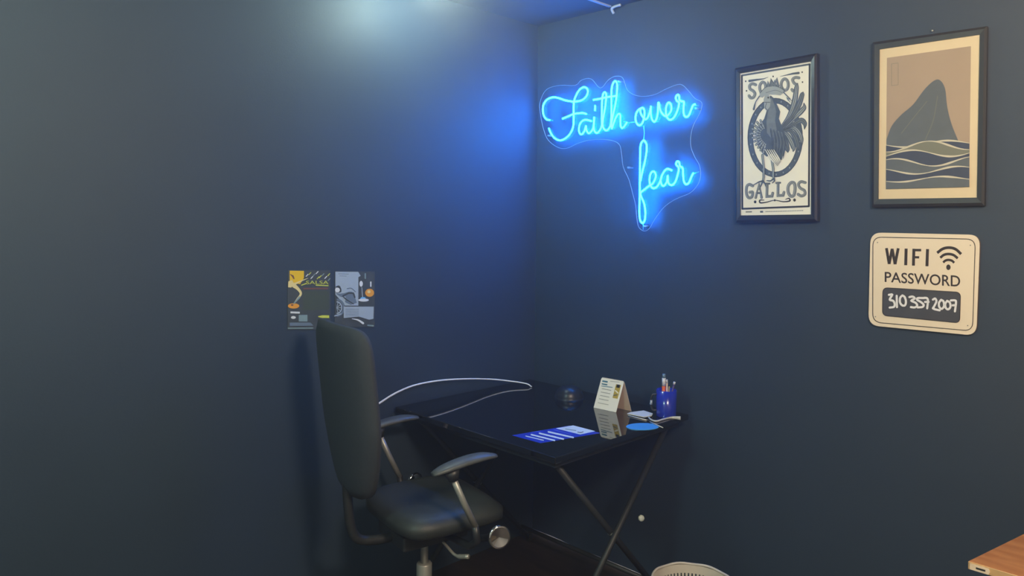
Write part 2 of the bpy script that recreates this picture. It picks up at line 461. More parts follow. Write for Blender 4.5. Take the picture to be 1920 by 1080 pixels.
# --- rooster poster
def rooster(t, y0):
    b = MB(); f = wall_fn(y0); a = Art(b, f)
    U = zm(1380, 120, 7.714); L = zm(1380, 240, 6.353); Z = zm(1360, 80, 3.086)
    paper = [(1383, 133), (1524, 109), (1524, 407), (1384, 408)]
    a.poly(paper, PAPER, 0)
    bo = [(1391, 141.5), (1518, 120.5), (1516.6, 386.8), (1391.8, 391.5)]
    for i in range(4):
        a.line([bo[i], bo[(i + 1) % 4]], 3.4, INKB if i in (0,) else INK, 1)
    # droplets and dots
    a.line(U([(465, 190), (400, 215), (300, 228), (195, 245)]), [0.6, 2.0, 3.4, 4.6], INKB, 2)
    a.line(U([(640, 180), (740, 158), (820, 140), (905, 130)]), [0.6, 2.0, 3.4, 4.4], INKB, 2)
    for p in ((140, 250), (152, 388), (957, 118), (962, 262), (537, 180)):
        a.disc(U([p])[0], 1.4, 1.7, INK, 2, 10)
    # lettering SOMOS
    def glyph(pts, wd=4.2, smooth=True, k=U, closed=False):
        q = k(pts)
        a.line(q, wd + 1.3, INKB, 2, smooth, closed, n=4)
        a.line(q, wd - 0.9, INKL, 3, smooth, closed, n=4)
        a.line([(x + .5, y) for x, y in q], 0.9, INK, 4, smooth, closed, n=4)
    glyph([(285, 300), (240, 285), (200, 310), (205, 360), (250, 390), (275, 430), (255, 480), (215, 490), (190, 460)])
    glyph([(385, 262), (350, 300), (345, 360), (370, 415), (410, 400), (430, 340), (420, 285)], closed=True)
    glyph([(500, 330), (510, 235), (545, 300), (590, 225), (610, 320)], 3.6, False)
    glyph([(705, 215), (665, 250), (655, 320), (690, 375), (735, 370), (757, 310), (745, 245)], closed=True)
    glyph([(910, 200), (860, 195), (820, 225), (840, 275), (870, 300), (870, 350), (830, 390), (810, 370)])
    # ring with light flecks
    a.ring((1453.5, 258), 51.5, 74, 9.5, INKB, 1)
    a.ring((1453.5, 258), 51.9, 74.4, 1.2, INK, 2)
    a.ring((1453.5, 258), 42.5, 65, 1.0, INK, 2)
    for k in range(22):
        an = 2 * PI * k / 22 + 0.1; rx, ry = 46.8, 69.2
        x, y = 1453.5 + rx * math.cos(an), 258 + ry * math.sin(an)
        a.disc((x, y), 1.1, 1.8, INKL, 3, 8)
    # tail plumes
    pl = [[(330, 480), (370, 420), (400, 340), (412, 260), (418, 235)], [(330, 490), (385, 430), (425, 360), (445, 300), (450, 285)],
          [(335, 500), (395, 440), (435, 400), (456, 375), (455, 350)], [(340, 505), (400, 470), (440, 450), (460, 470), (458, 500)],
          [(335, 505), (390, 490), (425, 520), (440, 560), (445, 590)], [(330, 505), (375, 510), (405, 550), (420, 600), (425, 620)],
          [(325, 510), (355, 530), (380, 570), (395, 610), (392, 630)], [(318, 510), (340, 550), (352, 590), (360, 620), (362, 635)]]
    for i, q in enumerate(pl):
        z = Z(q)
        a.line(z, [5, 8, 10.5, 8.5, 1.5], INKB, 4 + (i % 2) * 2, True)
        a.line(z, [2, 4, 5.5, 4, 0.5], INKM if i % 2 else INKL, 5 + (i % 2) * 2, True)
        a.line(z, 0.9, INK, 8, True)
    # body and wing
    body = Z([(245, 330), (262, 305), (280, 320), (300, 360), (318, 400), (310, 440), (330, 490), (350, 540), (350, 600), (325, 680), (300, 660), (270, 640), (240, 660), (215, 640), (190, 600), (185, 540), (195, 480), (225, 440), (240, 390)])
    a.poly(body, INKB, 9)
    a.poly(Z([(250, 330), (268, 320), (285, 360), (295, 400), (288, 450), (300, 520), (270, 560), (240, 520), (238, 450), (250, 390)]), INKM, 10)
    for k in range(11):                                        # spread wing feathers on the left
        an = math.radians(118 + k * 13.5)
        c = Z([(245, 540)])[0]
        L1 = 31 + 3 * math.sin(k * .6)
        e = (c[0] + L1 * math.cos(an) * 0.92, c[1] - L1 * math.sin(an) * 1.08)
        m_ = (c[0] * .45 + e[0] * .55, c[1] * .45 + e[1] * .55)
        a.line([c, m_, e], [1.5, 5.6, 4.0], INKB, 11)
        a.line([(c[0] * .5 + e[0] * .5, c[1] * .5 + e[1] * .5), e], 2.4, INKL, 12)
        for q in (.55, .75, .9):
            x, y = c[0] * (1 - q) + e[0] * q, c[1] * (1 - q) + e[1] * q
            a.line([(x - 1.6 * math.sin(an), y - 1.6 * math.cos(an)), (x + 1.6 * math.sin(an), y + 1.6 * math.cos(an))], 0.7, INK, 13)
    for k in range(9):                                         # saddle feathers falling to the right
        x0 = 262 + k * 9
        a.line(Z([(x0, 500 + k * 3), (x0 + 12, 580), (x0 + 10 - k, 650 + 20 * math.sin(k))]), [3, 4, 0.8], INKM if k % 2 else INKB, 13, True)
        a.line(Z([(x0, 505 + k * 3), (x0 + 10, 580), (x0 + 8 - k, 640 + 18 * math.sin(k))]), 0.7, INK, 14, True)
    for k in range(5):                                         # pale thigh feathers
        a.line(Z([(232 + k * 12, 620), (262 + k * 12, 670), (300 + k * 4, 715 - k * 5)]), [1.2, 2.6, .6], PAPER, 15, True)
        a.line(Z([(238 + k * 12, 620), (268 + k * 12, 670), (304 + k * 4, 712 - k * 5)]), 0.6, INK, 16, True)
    # head, crown-like comb, collar, raised scarf
    a.poly(Z([(222, 330), (232, 298), (252, 300), (262, 330), (258, 370), (240, 395), (226, 380)]), INKL, 11)
    a.line(Z([(226, 345), (258, 345)]), 1.0, INK, 12); a.disc(Z([(248, 318)])[0], 1.5, 1.8, INK, 12, 10)
    a.line(Z([(238, 350), (232, 375), (242, 390)]), 1.0, INK, 12, True)
    a.poly(Z([(200, 292), (235, 258), (285, 250), (330, 268), (345, 285), (318, 305), (290, 300), (262, 300), (235, 300), (215, 318), (197, 312)]), INKL, 10)
    a.line(Z([(200, 292), (235, 258), (285, 250), (330, 268), (345, 285)]), 1.2, INKB, 11, True)
    a.line(Z([(235, 290), (290, 275), (330, 290)]), 0.8, INKB, 11, True)
    for x in (250, 268, 288, 305):
        a.poly(Z([(x - 9, 252), (x - 4, 210 + abs(x - 278) * .4), (x + 8, 250)]), INKM, 12)
        a.line(Z([(x - 9, 252), (x - 4, 210 + abs(x - 278) * .4), (x + 8, 250)]), 0.8, INKB, 13)
    a.line(Z([(197, 310), (175, 345), (165, 385)]), [2.2, 1.6, 4.0], INKB, 11, True)
    a.line(Z([(335, 285), (355, 305), (375, 325)]), 1.6, INKB, 11, True)
    for q in ((365, 335), (375, 345), (385, 335)): a.line(Z([(355, 305 + 12), q]), 1.0, INKB, 11)
    # legs and feet
    for q in ([(215, 650), (222, 720), (222, 780), (218, 800)], [(270, 680), (278, 730), (276, 770), (282, 790)]):
        a.line(Z(q), 4.2, INKB, 12); a.line(Z(q), 2.0, INKL, 13)
    for q in ([(218, 800), (195, 805), (165, 822)], [(218, 800), (205, 830), (195, 850)], [(218, 800), (230, 815), (236, 835)], [(282, 785), (262, 800), (240, 798)], [(282, 785), (285, 800), (272, 812)]):
        a.line(Z(q), [3.2, 1.6], INKB, 14)
    # lettering GALLOS
    G = lambda pts, wd=4.0, sm=True, cl=False: glyph(pts, wd, sm, L, cl)
    G([(200, 690), (160, 672), (128, 700), (125, 780), (150, 830), (190, 820), (198, 765), (165, 765)])
    G([(235, 830), (275, 665), (305, 830)], 3.6, False); G([(245, 775), (295, 775)], 2.4, False)
    G([(372, 665), (368, 815), (430, 812), (438, 775)], 3.8, False); G([(350, 665), (398, 662)], 2.4, False)
    G([(502, 655), (500, 805), (562, 802), (572, 765)], 3.8, False); G([(480, 655), (526, 652)], 2.4, False)
    G([(660, 650), (625, 690), (622, 760), (650, 810), (690, 800), (705, 720), (695, 660)], 4.6, True, True)
    G([(825, 650), (775, 640), (745, 670), (765, 715), (815, 745), (820, 790), (780, 810), (740, 790)])
    # flourish, dots, small print
    a.line(L([(335, 858), (285, 860), (290, 890), (360, 885), (460, 860), (560, 878), (640, 868), (630, 838), (590, 850)]), [1.2, 2.6, 2.8, 2.0, 1.4, 2.0, 2.8, 2.4, 1.2], INK, 2, True)
    for p, r in (((228, 880), 2.4), ((697, 858), 2.6), ((462, 861), 1.8)): a.disc(L([p])[0], r, r * 1.15, INK, 3, 12)
    a.line(L([(115, 1000), (190, 998)]), 2.4, GREY, 2, cap=False)
    a.line(L([(287, 998), (322, 997)]), 3.4, INKB, 2, cap=False)
    for k in range(22):
        x = 352 + k * 20.6
        a.line(L([(x, 996 - k * .6), (x + 15, 996 - k * .6)]), 1.3, INKB, 2, cap=False)
    return b.build('print', t)
frame_thing('framed_poster', 'glossy black framed poster reading SOMOS GALLOS with a rooster in a ring',
            [(1377, 127.5), (1530.5, 99), (1531, 415), (1378, 418)], [(1386, 137.5), (1520.5, 114.5), (1520.2, 402), (1387.2, 403.8)], 0.030, FRAMEM, rooster)

# --- plain seascape stand-in
SKY = mat('print_tan', srgb(170, 149, 128), 0.7, var=0.04, scale=9)
HILL = mat('print_slate', srgb(92, 100, 106), 0.7, var=0.06, scale=30)
SEA = mat('print_navy', srgb(62, 72, 92), 0.7, var=0.08, scale=30)
FOAM = mat('print_foam', srgb(206, 198, 176), 0.7)
OLIVE = mat('print_olive', srgb(120, 122, 108), 0.7)
def seascape(t, y0):
    b = MB(); a = Art(b, wall_fn(y0))
    a.poly([(1645, 88), (1840, 59), (1834, 374), (1643, 377)], MATB, 0)
    a.poly([(1663, 108.5), (1820.5, 86.5), (1817.3, 350.5), (1661, 354.5)], SKY, 1)
    # a rounded slate headland above layered swells
    hill = [(1662, 262), (1672, 236), (1690, 215), (1712, 196), (1733, 168), (1750, 152), (1762, 150), (1772, 166), (1776, 200), (1784, 232), (1796, 262), (1806, 285), (1800, 320), (1662, 320)]
    a.poly([(p.x, p.y) for p in smooth_path([(*p, 0) for p in hill[:12]], 4)] + hill[12:], HILL, 2)
    a.line([(1690, 250), (1712, 222), (1738, 190)], 1.2, OLIVE, 3, True)
    a.line([(1735, 262), (1750, 225), (1758, 180)], 1.2, OLIVE, 3, True)
    swells = [(262, SEA, 5), (276, OLIVE, 9), (290, SEA, 7), (306, HILL, 8), (322, SEA, 6), (338, HILL, 4)]
    for i, (yy, m_, am) in enumerate(swells):
        top = [(x, yy + am * math.sin((x - 1661) / 24.0 + i * 1.35) + (1661 - x) * .03 + 10 * (i == 0)) for x in range(1661, 1819, 4)]
        top[0] = (1661.4, top[0][1]); top[-1] = (1817.6, top[-1][1])
        for k in range(len(top) - 1):
            a.poly([top[k], top[k + 1], (top[k + 1][0], 354.3 - (top[k + 1][0] - 1661) * .0248), (top[k][0], 354.3 - (top[k][0] - 1661) * .0248)], m_, 4 + i * 2)
        a.line([(x, y) for x, y in top], [1.0, 3.4, 1.4, 3.8, 1.0], FOAM, 5 + i * 2, cap=False)
    # small framed box of brush marks
    q = [(1671.5, 120), (1684, 118), (1684, 159), (1671.5, 160.5)]
    for i in range(4): a.line([q[i], q[(i + 1) % 4]], 0.7, OLIVE, 2)
    return b.build('print', t)
frame_thing('framed_print', 'black framed print with wide cream mat, slate headland and sea on tan', 
            [(1635, 79), (1850, 48.5), (1845, 385.5), (1634, 388.5)], [(1648.2, 92), (1837, 64.2), (1831.5, 370.3), (1646, 373.2)], 0.024, FRAME2, seascape)
c = on_y(1749.5, 58.5, 0)
n_ = MB().lathe([(0, 0), (0.0016, 0), (0.0016, 0.008), (0.0034, 0.008), (0.0034, 0.010), (0, 0.010)], c, STEEL, 10, (0, -1, 0)).build('nail')
tag(n_, 'tiny pale nail in the wall just above the cream matted print', 'nail')

# --- wifi sign
SIGN = mat('cream_sign', srgb(236, 220, 196), 0.55, var=0.02, scale=6)
SIGNINK = mat('sign_brown_black', srgb(44, 32, 28), 0.6)
SLATE = mat('slate_panel', srgb(66, 68, 76), 0.6, var=0.1, scale=20)
CHALK = mat('chalk_white', srgb(232, 232, 236), 0.7)
W4 = zm(1600, 420, 4.908)
c = on_y(1735, 628, 0)
t = thing('password_sign', 'cream rounded sign reading WIFI PASSWORD with handwritten numbers', 'sign', c)
b = MB()
oq = rounded_quad(W4([(158, 78), (1167, 100), (1132, 1028), (138, 932)]), 21)
b.prism([on_y(x, y, -0.012) for x, y in oq], (0, 0.011, 0), SIGN, mat('sign_edge', srgb(120, 100, 84), 0.6))
a = Art(b, wall_fn(-0.012))
iq = rounded_quad(W4([(180, 120), (1123, 140), (1097, 985), (178, 903)]), 17)
a.line(iq, 1.5, SIGNINK, 1, closed=True)
P = zm(1640, 450, 10.667)
for l, wd in (([(235, 162), (290, 480)], 5.2), ([(290, 480), (350, 175)], 5.2), ([(350, 175), (408, 485)], 5.2), ([(408, 485), (472, 165)], 5.2),
              ([(630, 172), (620, 505)], 5.6), ([(785, 175), (775, 512)], 5.4), ([(760, 202), (930, 203)], 4.6), ([(785, 345), (890, 347)], 4.2), ([(1058, 182), (1045, 525)], 5.6)):
    a.line(P(l), wd, SIGNINK, 1, cap=False)
a.disc(P([(1475, 545)])[0], 4.1, 5.2, SIGNINK, 1)
for l, wd in (([(1370, 450), (1415, 412), (1475, 398), (1540, 412), (1592, 455)], 4.4), ([(1312, 355), (1385, 298), (1475, 280), (1575, 300), (1662, 367)], 4.8), ([(1250, 258), (1360, 178), (1490, 152), (1620, 185), (1730, 282)], 5.2)):
    a.line(P(l), wd, SIGNINK, 1, True, cap=False)
for ex, ey in ((-.35, 0), (.35, 0), (0, -.3), (0, .3)):
    a.text('PASSWORD', 1659.2 + ex, 528.4 + ey, 1800 + ex, 537.4 + ey, 18.6, SIGNINK, 1 + .1 * (ex + 2 * ey), 20.4)
for p in ((222, 170), (1077, 196), (203, 853), (1052, 935)):
    a.disc(W4([p])[0], 1.2, 1.2, GREY, 2, 8)
b.build('board', t)
b = MB(); a = Art(b, wall_fn(-0.0124))
Q = zm(1640, 535, 10.667)
bq = rounded_quad(Q([(165, 45), (1718, 140), (1700, 752), (155, 602)]), 9.5)
a.poly(bq, SLATE, 1); a.line(bq, 1.4, SIGNINK, 2, closed=True)
b.build('writing_panel', t)
b = MB(); a = Art(b, wall_fn(-0.0132))
for l in ([(285, 190), (350, 188), (302, 285), (370, 310), (400, 370), (385, 430), (300, 445)], [(440, 210), (446, 435)],
          [(555, 202), (510, 250), (507, 340), (550, 400), (608, 398), (625, 320), (600, 235), (555, 202)],
          [(695, 235), (760, 225), (800, 262), (735, 308), (820, 350), (850, 405), (800, 442), (725, 435)],
          [(985, 255), (865, 255), (850, 290), (925, 335), (980, 390), (955, 432), (862, 442)],
          [(990, 250), (1045, 257), (1066, 310), (1050, 460)], [(1008, 332), (1078, 332)],
          [(1165, 285), (1210, 265), (1235, 320), (1200, 400), (1165, 460)], [(1165, 460), (1210, 480), (1300, 500)],
          [(1330, 290), (1287, 350), (1292, 430), (1340, 470), (1385, 420), (1378, 325), (1330, 290)],
          [(1450, 310), (1412, 370), (1422, 450), (1470, 480), (1515, 430), (1502, 345), (1450, 310)],
          [(1525, 302), (1610, 302), (1626, 350), (1605, 520)], [(1560, 400), (1622, 396)]):
    a.line(Q(l), 4.0, CHALK, 1, len(l) > 2, n=4)
b.build('handwritten_number', t)

# ------------------------------------------------------------------ flyers on the left wall
def lw_fn(x0, step=0.0002):
    return lambda a_, b_, l: on_x(a_, b_, x0 + l * step)
N1 = zm(520, 490, 7.714)
YEL = mat('flyer_yellow', srgb(232, 190, 44), 0.45); LIME = mat('flyer_lime', srgb(205, 214, 90), 0.45)
DK = mat('flyer_dark', srgb(72, 80, 86), 0.4, var=0.1, scale=30); DK2 = mat('flyer_dark_green', srgb(72, 84, 78), 0.4)
SKIN = mat('flyer_cream', srgb(232, 214, 150), 0.5); ORG = mat('flyer_orange', srgb(232, 160, 60), 0.5); RED = mat('flyer_maroon', srgb(120, 82, 76), 0.5)
PALE = mat('flyer_pale_blue', srgb(165, 182, 196), 0.45); PALE2 = mat('flyer_grey_blue', srgb(108, 126, 144), 0.45); WHT = mat('flyer_white', srgb(222, 228, 230), 0.45)
CYA = mat('flyer_sky_blue', srgb(90, 180, 235), 0.45); TEAL = mat('flyer_teal', srgb(130, 155, 160), 0.45)
def flyer_obj(label, outline, draw):
    b = MB()
    b.prism([on_x(x, y, 0.0006) for x, y in outline], (0.0006, 0, 0), DK)
    draw(Art(b, lw_fn(0.0014)))
    o = b.build('flyer'); tag(o, label, 'flyer', None)
def draw1(a):
    a.poly(N1([(178, 135), (385, 138), (385, 240), (330, 330), (178, 300)]), YEL, 1)
    a.line(N1([(190, 190), (225, 215), (240, 250)]), [1.5, 3.4, 2.2], RED, 2)
    a.line(N1([(180, 300), (235, 330), (330, 290), (440, 245)]), [4, 4.4, 2.4, 1.0], SKIN, 2, True)
    a.poly(N1([(160, 290), (210, 270), (250, 330), (200, 380), (155, 375)]), SKIN, 2)
    a.line(N1([(240, 350), (300, 400), (340, 470), (285, 550), (240, 610)]), [8, 5.5, 4.2, 3, 2], SKIN, 3, True)
    a.line(N1([(320, 520), (240, 610)]), [3.4, 2.2], TEAL, 4)
    a.disc(N1([(235, 645)])[0], 10.6, 5, ORG, 2); a.disc(N1([(215, 632)])[0], 2.5, 1.6, RED, 3, 10)
    for k, (x, y) in enumerate(((430, 200), (470, 175), (530, 195), (575, 160), (620, 220), (660, 190), (700, 230), (745, 190), (748, 260), (500, 230), (590, 235))):
        a.line(N1([(x - 14, y + 18), (x + 14, y - 12)]), 1.5, (WHT, LIME, TEAL)[k % 3], 2)
    a.text('SALSA', *N1([(415, 330)])[0], *N1([(740, 330)])[0], 6.5, LIME, 3)
    a.line(N1([(350, 345), (420, 320)]), 1.8, LIME, 2); a.line(N1([(560, 345), (735, 352)]), 1.8, LIME, 2)
    a.line(N1([(375, 395), (735, 392)]), 2.8, RED, 1, cap=False)
    a.poly(N1([(370, 430), (745, 430), (745, 700), (370, 710)]), DK2, 1)
    for yy in (480, 575, 620, 670): a.line(N1([(480, yy), (720, yy)]), 0.8, DK, 2, cap=False)
    a.line(N1([(190, 738), (325, 742)]), 3.4, WHT, 2, cap=False)
    a.disc(N1([(232, 812)])[0], 4.6, 2.6, WHT, 2, 14)
    a.line(N1([(590, 800), (650, 800), (750, 800)]), [1.5, 5, 5], LIME, 2, cap=False)
    a.poly(N1([(310, 775), (435, 775), (435, 870), (310, 870)]), TEAL, 1)
    a.poly(N1([(180, 885), (480, 885), (520, 930), (180, 935)]), PALE2, 1)
    a.line(N1([(150, 968), (520, 965)]), 2.0, TEAL, 1, cap=False)
flyer_obj('dark dance flyer with yellow square and SALSA lettering on the left wall', N1([(150, 128), (765, 130), (768, 985), (148, 988)]), draw1)
def draw2(a):
    a.poly(N1([(840, 150), (1170, 152), (1205, 210), (1172, 230), (1172, 640), (980, 640), (840, 480)]), PALE, 1)
    a.line(N1([(885, 180), (1030, 185)]), 1.0, PALE2, 2); a.line(N1([(900, 210), (1000, 215)]), 0.8, PALE2, 2)
    a.line(N1([(850, 370), (890, 370), (910, 430), (860, 450)]), [2, 5, 4, 2], DK, 2, True)
    a.disc(N1([(870, 415)])[0], 4.5, 4.5, WHT, 3, 14); a.disc(N1([(915, 435)])[0], 1.6, 1.6, DK, 4, 10)
    a.line(N1([(860, 470), (940, 490), (1060, 460), (1110, 480)]), [2, 7, 6, 3], PALE2, 3, True)
    a.line(N1([(1010, 395), (1070, 390), (1130, 440)]), 1.6, PALE2, 4, True)
    a.line(N1([(950, 500), (1030, 460), (1100, 462), (1120, 520)]), 3.0, DK, 5)
    a.poly(N1([(990, 480), (1110, 480), (1150, 600), (1060, 630), (980, 590)]), PALE2, 4)
    a.line(N1([(960, 520), (1010, 560), (1100, 615)]), 2.0, DK, 5)
    wc = N1([(858, 670)])[0]
    a.ring(wc, 15.5, 17, 4, PALE2, 4, 24, -PI / 2, PI / 2); a.ring(wc, 10.5, 12, 2.2, PALE, 5, 24, -PI / 2, PI / 2)
    for k in range(5):
        an = -PI / 2 + PI * (k + .5) / 5
        a.line([wc, (wc[0] + 9 * math.cos(an), wc[1] + 10.5 * math.sin(an))], 1.0, PALE, 5)
    a.line(N1([(830, 790), (920, 760)]), 2.2, PALE, 5)
    a.disc(N1([(1212, 325)])[0], 3.2, 5.5, WHT, 3, 14); a.line(N1([(1222, 380), (1232, 520)]), 1.5, PALE, 3)
    a.line(N1([(1272, 180), (1272, 245)]), 2.6, TEAL, 3); a.line(N1([(1352, 300), (1352, 360)]), 2.4, WHT, 3)
    a.disc(N1([(1335, 455)])[0], 8.4, 7.6, ORG, 3, 18); a.disc(N1([(1325, 440)])[0], 3, 3, SKIN, 4, 12)
    a.disc(N1([(1248, 560)])[0], 9.8, 2.9, WHT, 3, 20); a.disc(N1([(1240, 535)])[0], 5, 2.6, CYA, 2, 16)
    a.poly(N1([(960, 655), (1395, 655), (1390, 830), (1330, 845), (1180, 800), (960, 820)]), PALE, 7)
    for k in range(6): a.line(N1([(985, 690 + k * 20), (1180, 690 + k * 18)]), 0.7, PALE2, 8, cap=False)
    a.line(N1([(1080, 830), (1170, 850), (1240, 895)]), [1, 3, 4], WHT, 8, True)
    a.line(N1([(1310, 925), (1385, 932)]), 2.6, TEAL, 3)
flyer_obj('pale blue flyer with a motorbike wheel and a white text box on the left wall', N1([(832, 142), (1408, 148), (1405, 950), (830, 945)]), draw2)

# ------------------------------------------------------------------ folding table
TZ = 0.745
TX0, TX1, TY0, TY1 = 0.015, 0.885, -0.83, -0.045
t = thing('folding_table', 'square black folding table with mirror-like top in the room corner', 'table', ((TX0 + TX1) / 2, (TY0 + TY1) / 2, 0))
b = MB(); b.box(TX0, TX1, TY0, TY1, TZ - 0.022, TZ, GLOSS); b.build('tabletop', t, bevel=0.003)
b = MB()
for (x0, x1, y0, y1) in ((TX0 + .03, TX1 - .03, TY0 + .03, TY0 + .05), (TX0 + .03, TX1 - .03, TY1 - .05, TY1 - .03), (TX0 + .03, TX0 + .05, TY0 + .05, TY1 - .05), (TX1 - .05, TX1 - .03, TY0 + .05, TY1 - .05)):
    b.box(x0, x1, y0, y1, TZ - 0.047, TZ - 0.0215, LEGMAT)
b.build('apron', t)
for xx in (TX0 + 0.065, TX1 - 0.065):
    for (ya, yb, dx) in ((TY1 - .07, TY0 + .05, 0.012), (TY0 + .07, TY1 - .05, -0.012)):
        b = MB(); b.tube([(xx + dx, ya, TZ - .04), (xx + dx, yb, 0.012)], 0.0115, LEGMAT, 12)
        b.lathe([(0, 0), (0.015, 0), (0.015, 0.03), (0, 0.03)], (xx + dx, yb, 0), BLACK, 12)
        b.build('leg', t)
    ym = (TY0 + TY1) / 2
    zc = TZ / 2
    MB().tube([(xx - .02, ym, zc - .01), (xx + .02, ym, zc - .01)], 0.008, STEEL, 10).build('pivot_bolt', t)
for (yy, zz) in ((TY1 - .10, 0.08),):
    MB().tube([(TX0 + .053, yy, zz), (TX1 - .053, yy, zz)], 0.009, LEGMAT, 10).build('crossbar', t)
c = on_x(1201, 971, TX1 - 0.045)
MB().lathe([(0, 0), (0.011, 0), (0.012, 0.010), (0.008, 0.014), (0, 0.014)], c, mat('pale_cap', srgb(200, 205, 195), 0.5), 12, (0.8, -0.5, 0.2)).build('screw_cap', t, label='pale screw cap')

def on_table(px, py, dz=0.0): return on_z(px, py, TZ + dz)
def sheet(name, poly, m, th=0.0006, z=0.0):
    b = MB(); pts = [on_table(x, y, z + th) for x, y in poly]
    b.prism([p - Vector((0, 0, th)) for p in pts], (0, 0, th), m)
    return b, Art(b, lambda a_, b_, l: on_table(a_, b_, z + th + l * 0.00015))

# blue flyer with white panels
BLUE = mat('leaflet_blue', srgb(38, 62, 190), 0.35); BL2 = mat('leaflet_pale_blue', srgb(90, 110, 220), 0.35); LW = mat('leaflet_white', srgb(225, 236, 245), 0.4)
F = zm(940, 770, 8.727)
b, a = sheet('l', F([(175, 402), (1110, 245), (1620, 365), (640, 530)]), BLUE)
a.poly(F([(890, 290), (1175, 240), (1540, 335), (1290, 390)]), LW, 1)
a.line(F([(1050, 300), (1220, 325)]), 1.4, TEAL, 2); a.line(F([(1250, 350), (1300, 358), (1340, 345)]), 1.4, INKB, 2, True)
for (p, q, wd) in (((400, 415), (690, 484), 1.6), ((490, 392), (870, 486), 2.7), ((625, 370), (1015, 464), 2.9), ((770, 347), (1175, 438), 2.9)):
    a.line(F([p, q]), wd, LW, 1)
a.line(F([(500, 352), (640, 330)]), 1.0, BL2, 1); a.line(F([(860, 310), (1150, 390)]), 1.2, BL2, 1)
o = b.build('leaflet'); tag(o, 'blue leaflet with white stripes and panel lying on the table front', 'leaflet')

# tent card
CARD = mat('tent_card', srgb(246, 244, 236), 0.5); CARDI = mat('tent_card_inside', srgb(196, 172, 150), 0.7)
bl, br, bk = on_table(1113, 764.5), on_table(1155, 773.5), on_table(1184, 771)
dv = bk - br; bkl = bl + dv
mr = (br + bk) / 2; ml = (bl + bkl) / 2
def lift(p, py):
    lo, hi = TZ, TZ + .4
    for _ in range(40):
        m_ = (lo + hi) / 2
        if proj((p.x, p.y, m_))[1] > py: lo = m_
        else: hi = m_
    return Vector((p.x, p.y, lo))
rr = lift(mr, 714.5); rl = Vector((ml.x, ml.y, rr.z))
up_ = Vector((0, 0, 0.0006))
b = MB()
def panel(p0, p1, p2, p3, m1, m2):
    n = (p1 - p0).cross(p3 - p0).normalized() * 0.0006
    b.add([p0, p1, p2, p3], [(0, 1, 2, 3)], m1); b.add([p0 - n, p1 - n, p2 - n, p3 - n], [(3, 2, 1, 0)], m2)
    for (q, r_) in ((p0, p1), (p1, p2), (p2, p3), (p3, p0)): b.add([q, r_, r_ - n, q - n], [(0, 3, 2, 1)], CARD)
e1 = (rr - rl) * 0.07
def face(pl0, pr0, pl1, pr1, m1, m2):     # rounded upper corners
    n = (pr0 - pl0).cross(pl1 - pl0).normalized() * 0.0008
    up1 = (pl1 - pl0); e1 = (pr1 - pl1) * 0.07
    pts = [pl0, pr0, pr0 + (pr1 - pr0) * .93, pr0 + (pr1 - pr0) * .985 - e1 * .35, pr1 - e1, pl1 + e1, pl0 + up1 * .985 + e1 * .35, pl0 + up1 * .93]
    k = len(pts)
    b.add(pts, [list(range(k))], m1); b.add([p - n for p in pts], [list(range(k))[::-1]], m2)
    b.add(pts + [p - n for p in pts], [[i, k + i, k + (i + 1) % k, (i + 1) % k] for i in range(k)], CARD)
    return n
face(bl + up_, br + up_, rl, rr, CARD, CARDI)
face(bk + up_, bkl + up_, rr, rl, CARD, CARDI)
nn = (br - bl).cross(rl - bl).normalized() * 0.0006
def tent_fn(u, v, l):      # u 0..1 left to right, v 0 (bottom)..1 (top)
    p = (bl + up_).lerp(br + up_, u); q = rl.lerp(rr, u)
    return p.lerp(q, 1 - v) + nn * (0.6 + l * .3)
a = Art(b, lambda x, y, l: tent_fn(x / 100, y / 100, l))
TT = mat('tent_teal', srgb(70, 130, 155), 0.5); GOLD = mat('tent_gold', srgb(190, 165, 70), 0.5); GRY = mat('tent_grey', srgb(165, 165, 160), 0.5)
a.line([(10, 12), (30, 12)], 5, TT, 1); a.line([(10, 21), (32, 21)], 4, TT, 1); a.line([(10, 28), (58, 26)], 2.2, TT, 1); a.line([(42, 8), (82, 6)], 1.6, GRY, 1)
for k in range(4): a.line([(14, 36 + k * 11), (56, 36 + k * 11)], 2.2, GRY, 1, cap=False)
a.line([(14, 82), (60, 82)], 1.8, GRY, 1)
a.poly([(70, 14), (92, 14), (92, 58), (70, 58)], GOLD, 1); a.poly([(74, 14), (88, 14), (88, 24), (74, 24)], INK, 2); a.line([(74, 34), (88, 40)], 4, PAPER, 2); a.line([(72, 50), (86, 46)], 3, INKB, 2)
o = b.build('tent_card'); tag(o, 'white folded tent card with teal heading and gold picture on table', 'card')

# small white card, thin stick under it
b, a = sheet('c', [(1176, 775), (1183, 772.5), (1207, 769.5), (1224, 775), (1222, 779), (1208, 781.5)], mat('white_card', srgb(225, 224, 214), 0.5), 0.003, 0.0045)
o = b.build('note_card'); tag(o, 'small white card beside the tent card, propped on a thin strip', 'card')
STK = mat('white_stick', srgb(205, 205, 200), 0.4)
o = MB().tube([on_table(1178, 779, .0022), on_table(1212, 787.5, .0022)], 0.0022, STK, 8).build('stick'); tag(o, 'thin grey-white stick under the small white card', 'stick')
l = smooth_path([on_table(1216, 782, .004), on_table(1221, 787, .004), on_table(1231, 789.5, .004), on_table(1246, 785.5, .004), on_table(1260, 783, .004), on_table(1276, 784, .004)], 5)
o = MB().tube(l, [0.0032] * (len(l) - 8) + [0.0032 + 0.0042 * k / 7 for k in range(8)], STK, 10).build('plastic_spoon'); o.scale = (1, 1, 1)
tag(o, 'white curved plastic spoon lying in front of the blue pen cup', 'spoon')
b, a = sheet('d', [(1205 + 31 * math.cos(k * PI / 16), 799.5 + 6.4 * math.sin(k * PI / 16)) for k in range(32)], mat('sky_blue_disc', srgb(70, 160, 225), 0.45, var=0.04, scale=30), 0.002)
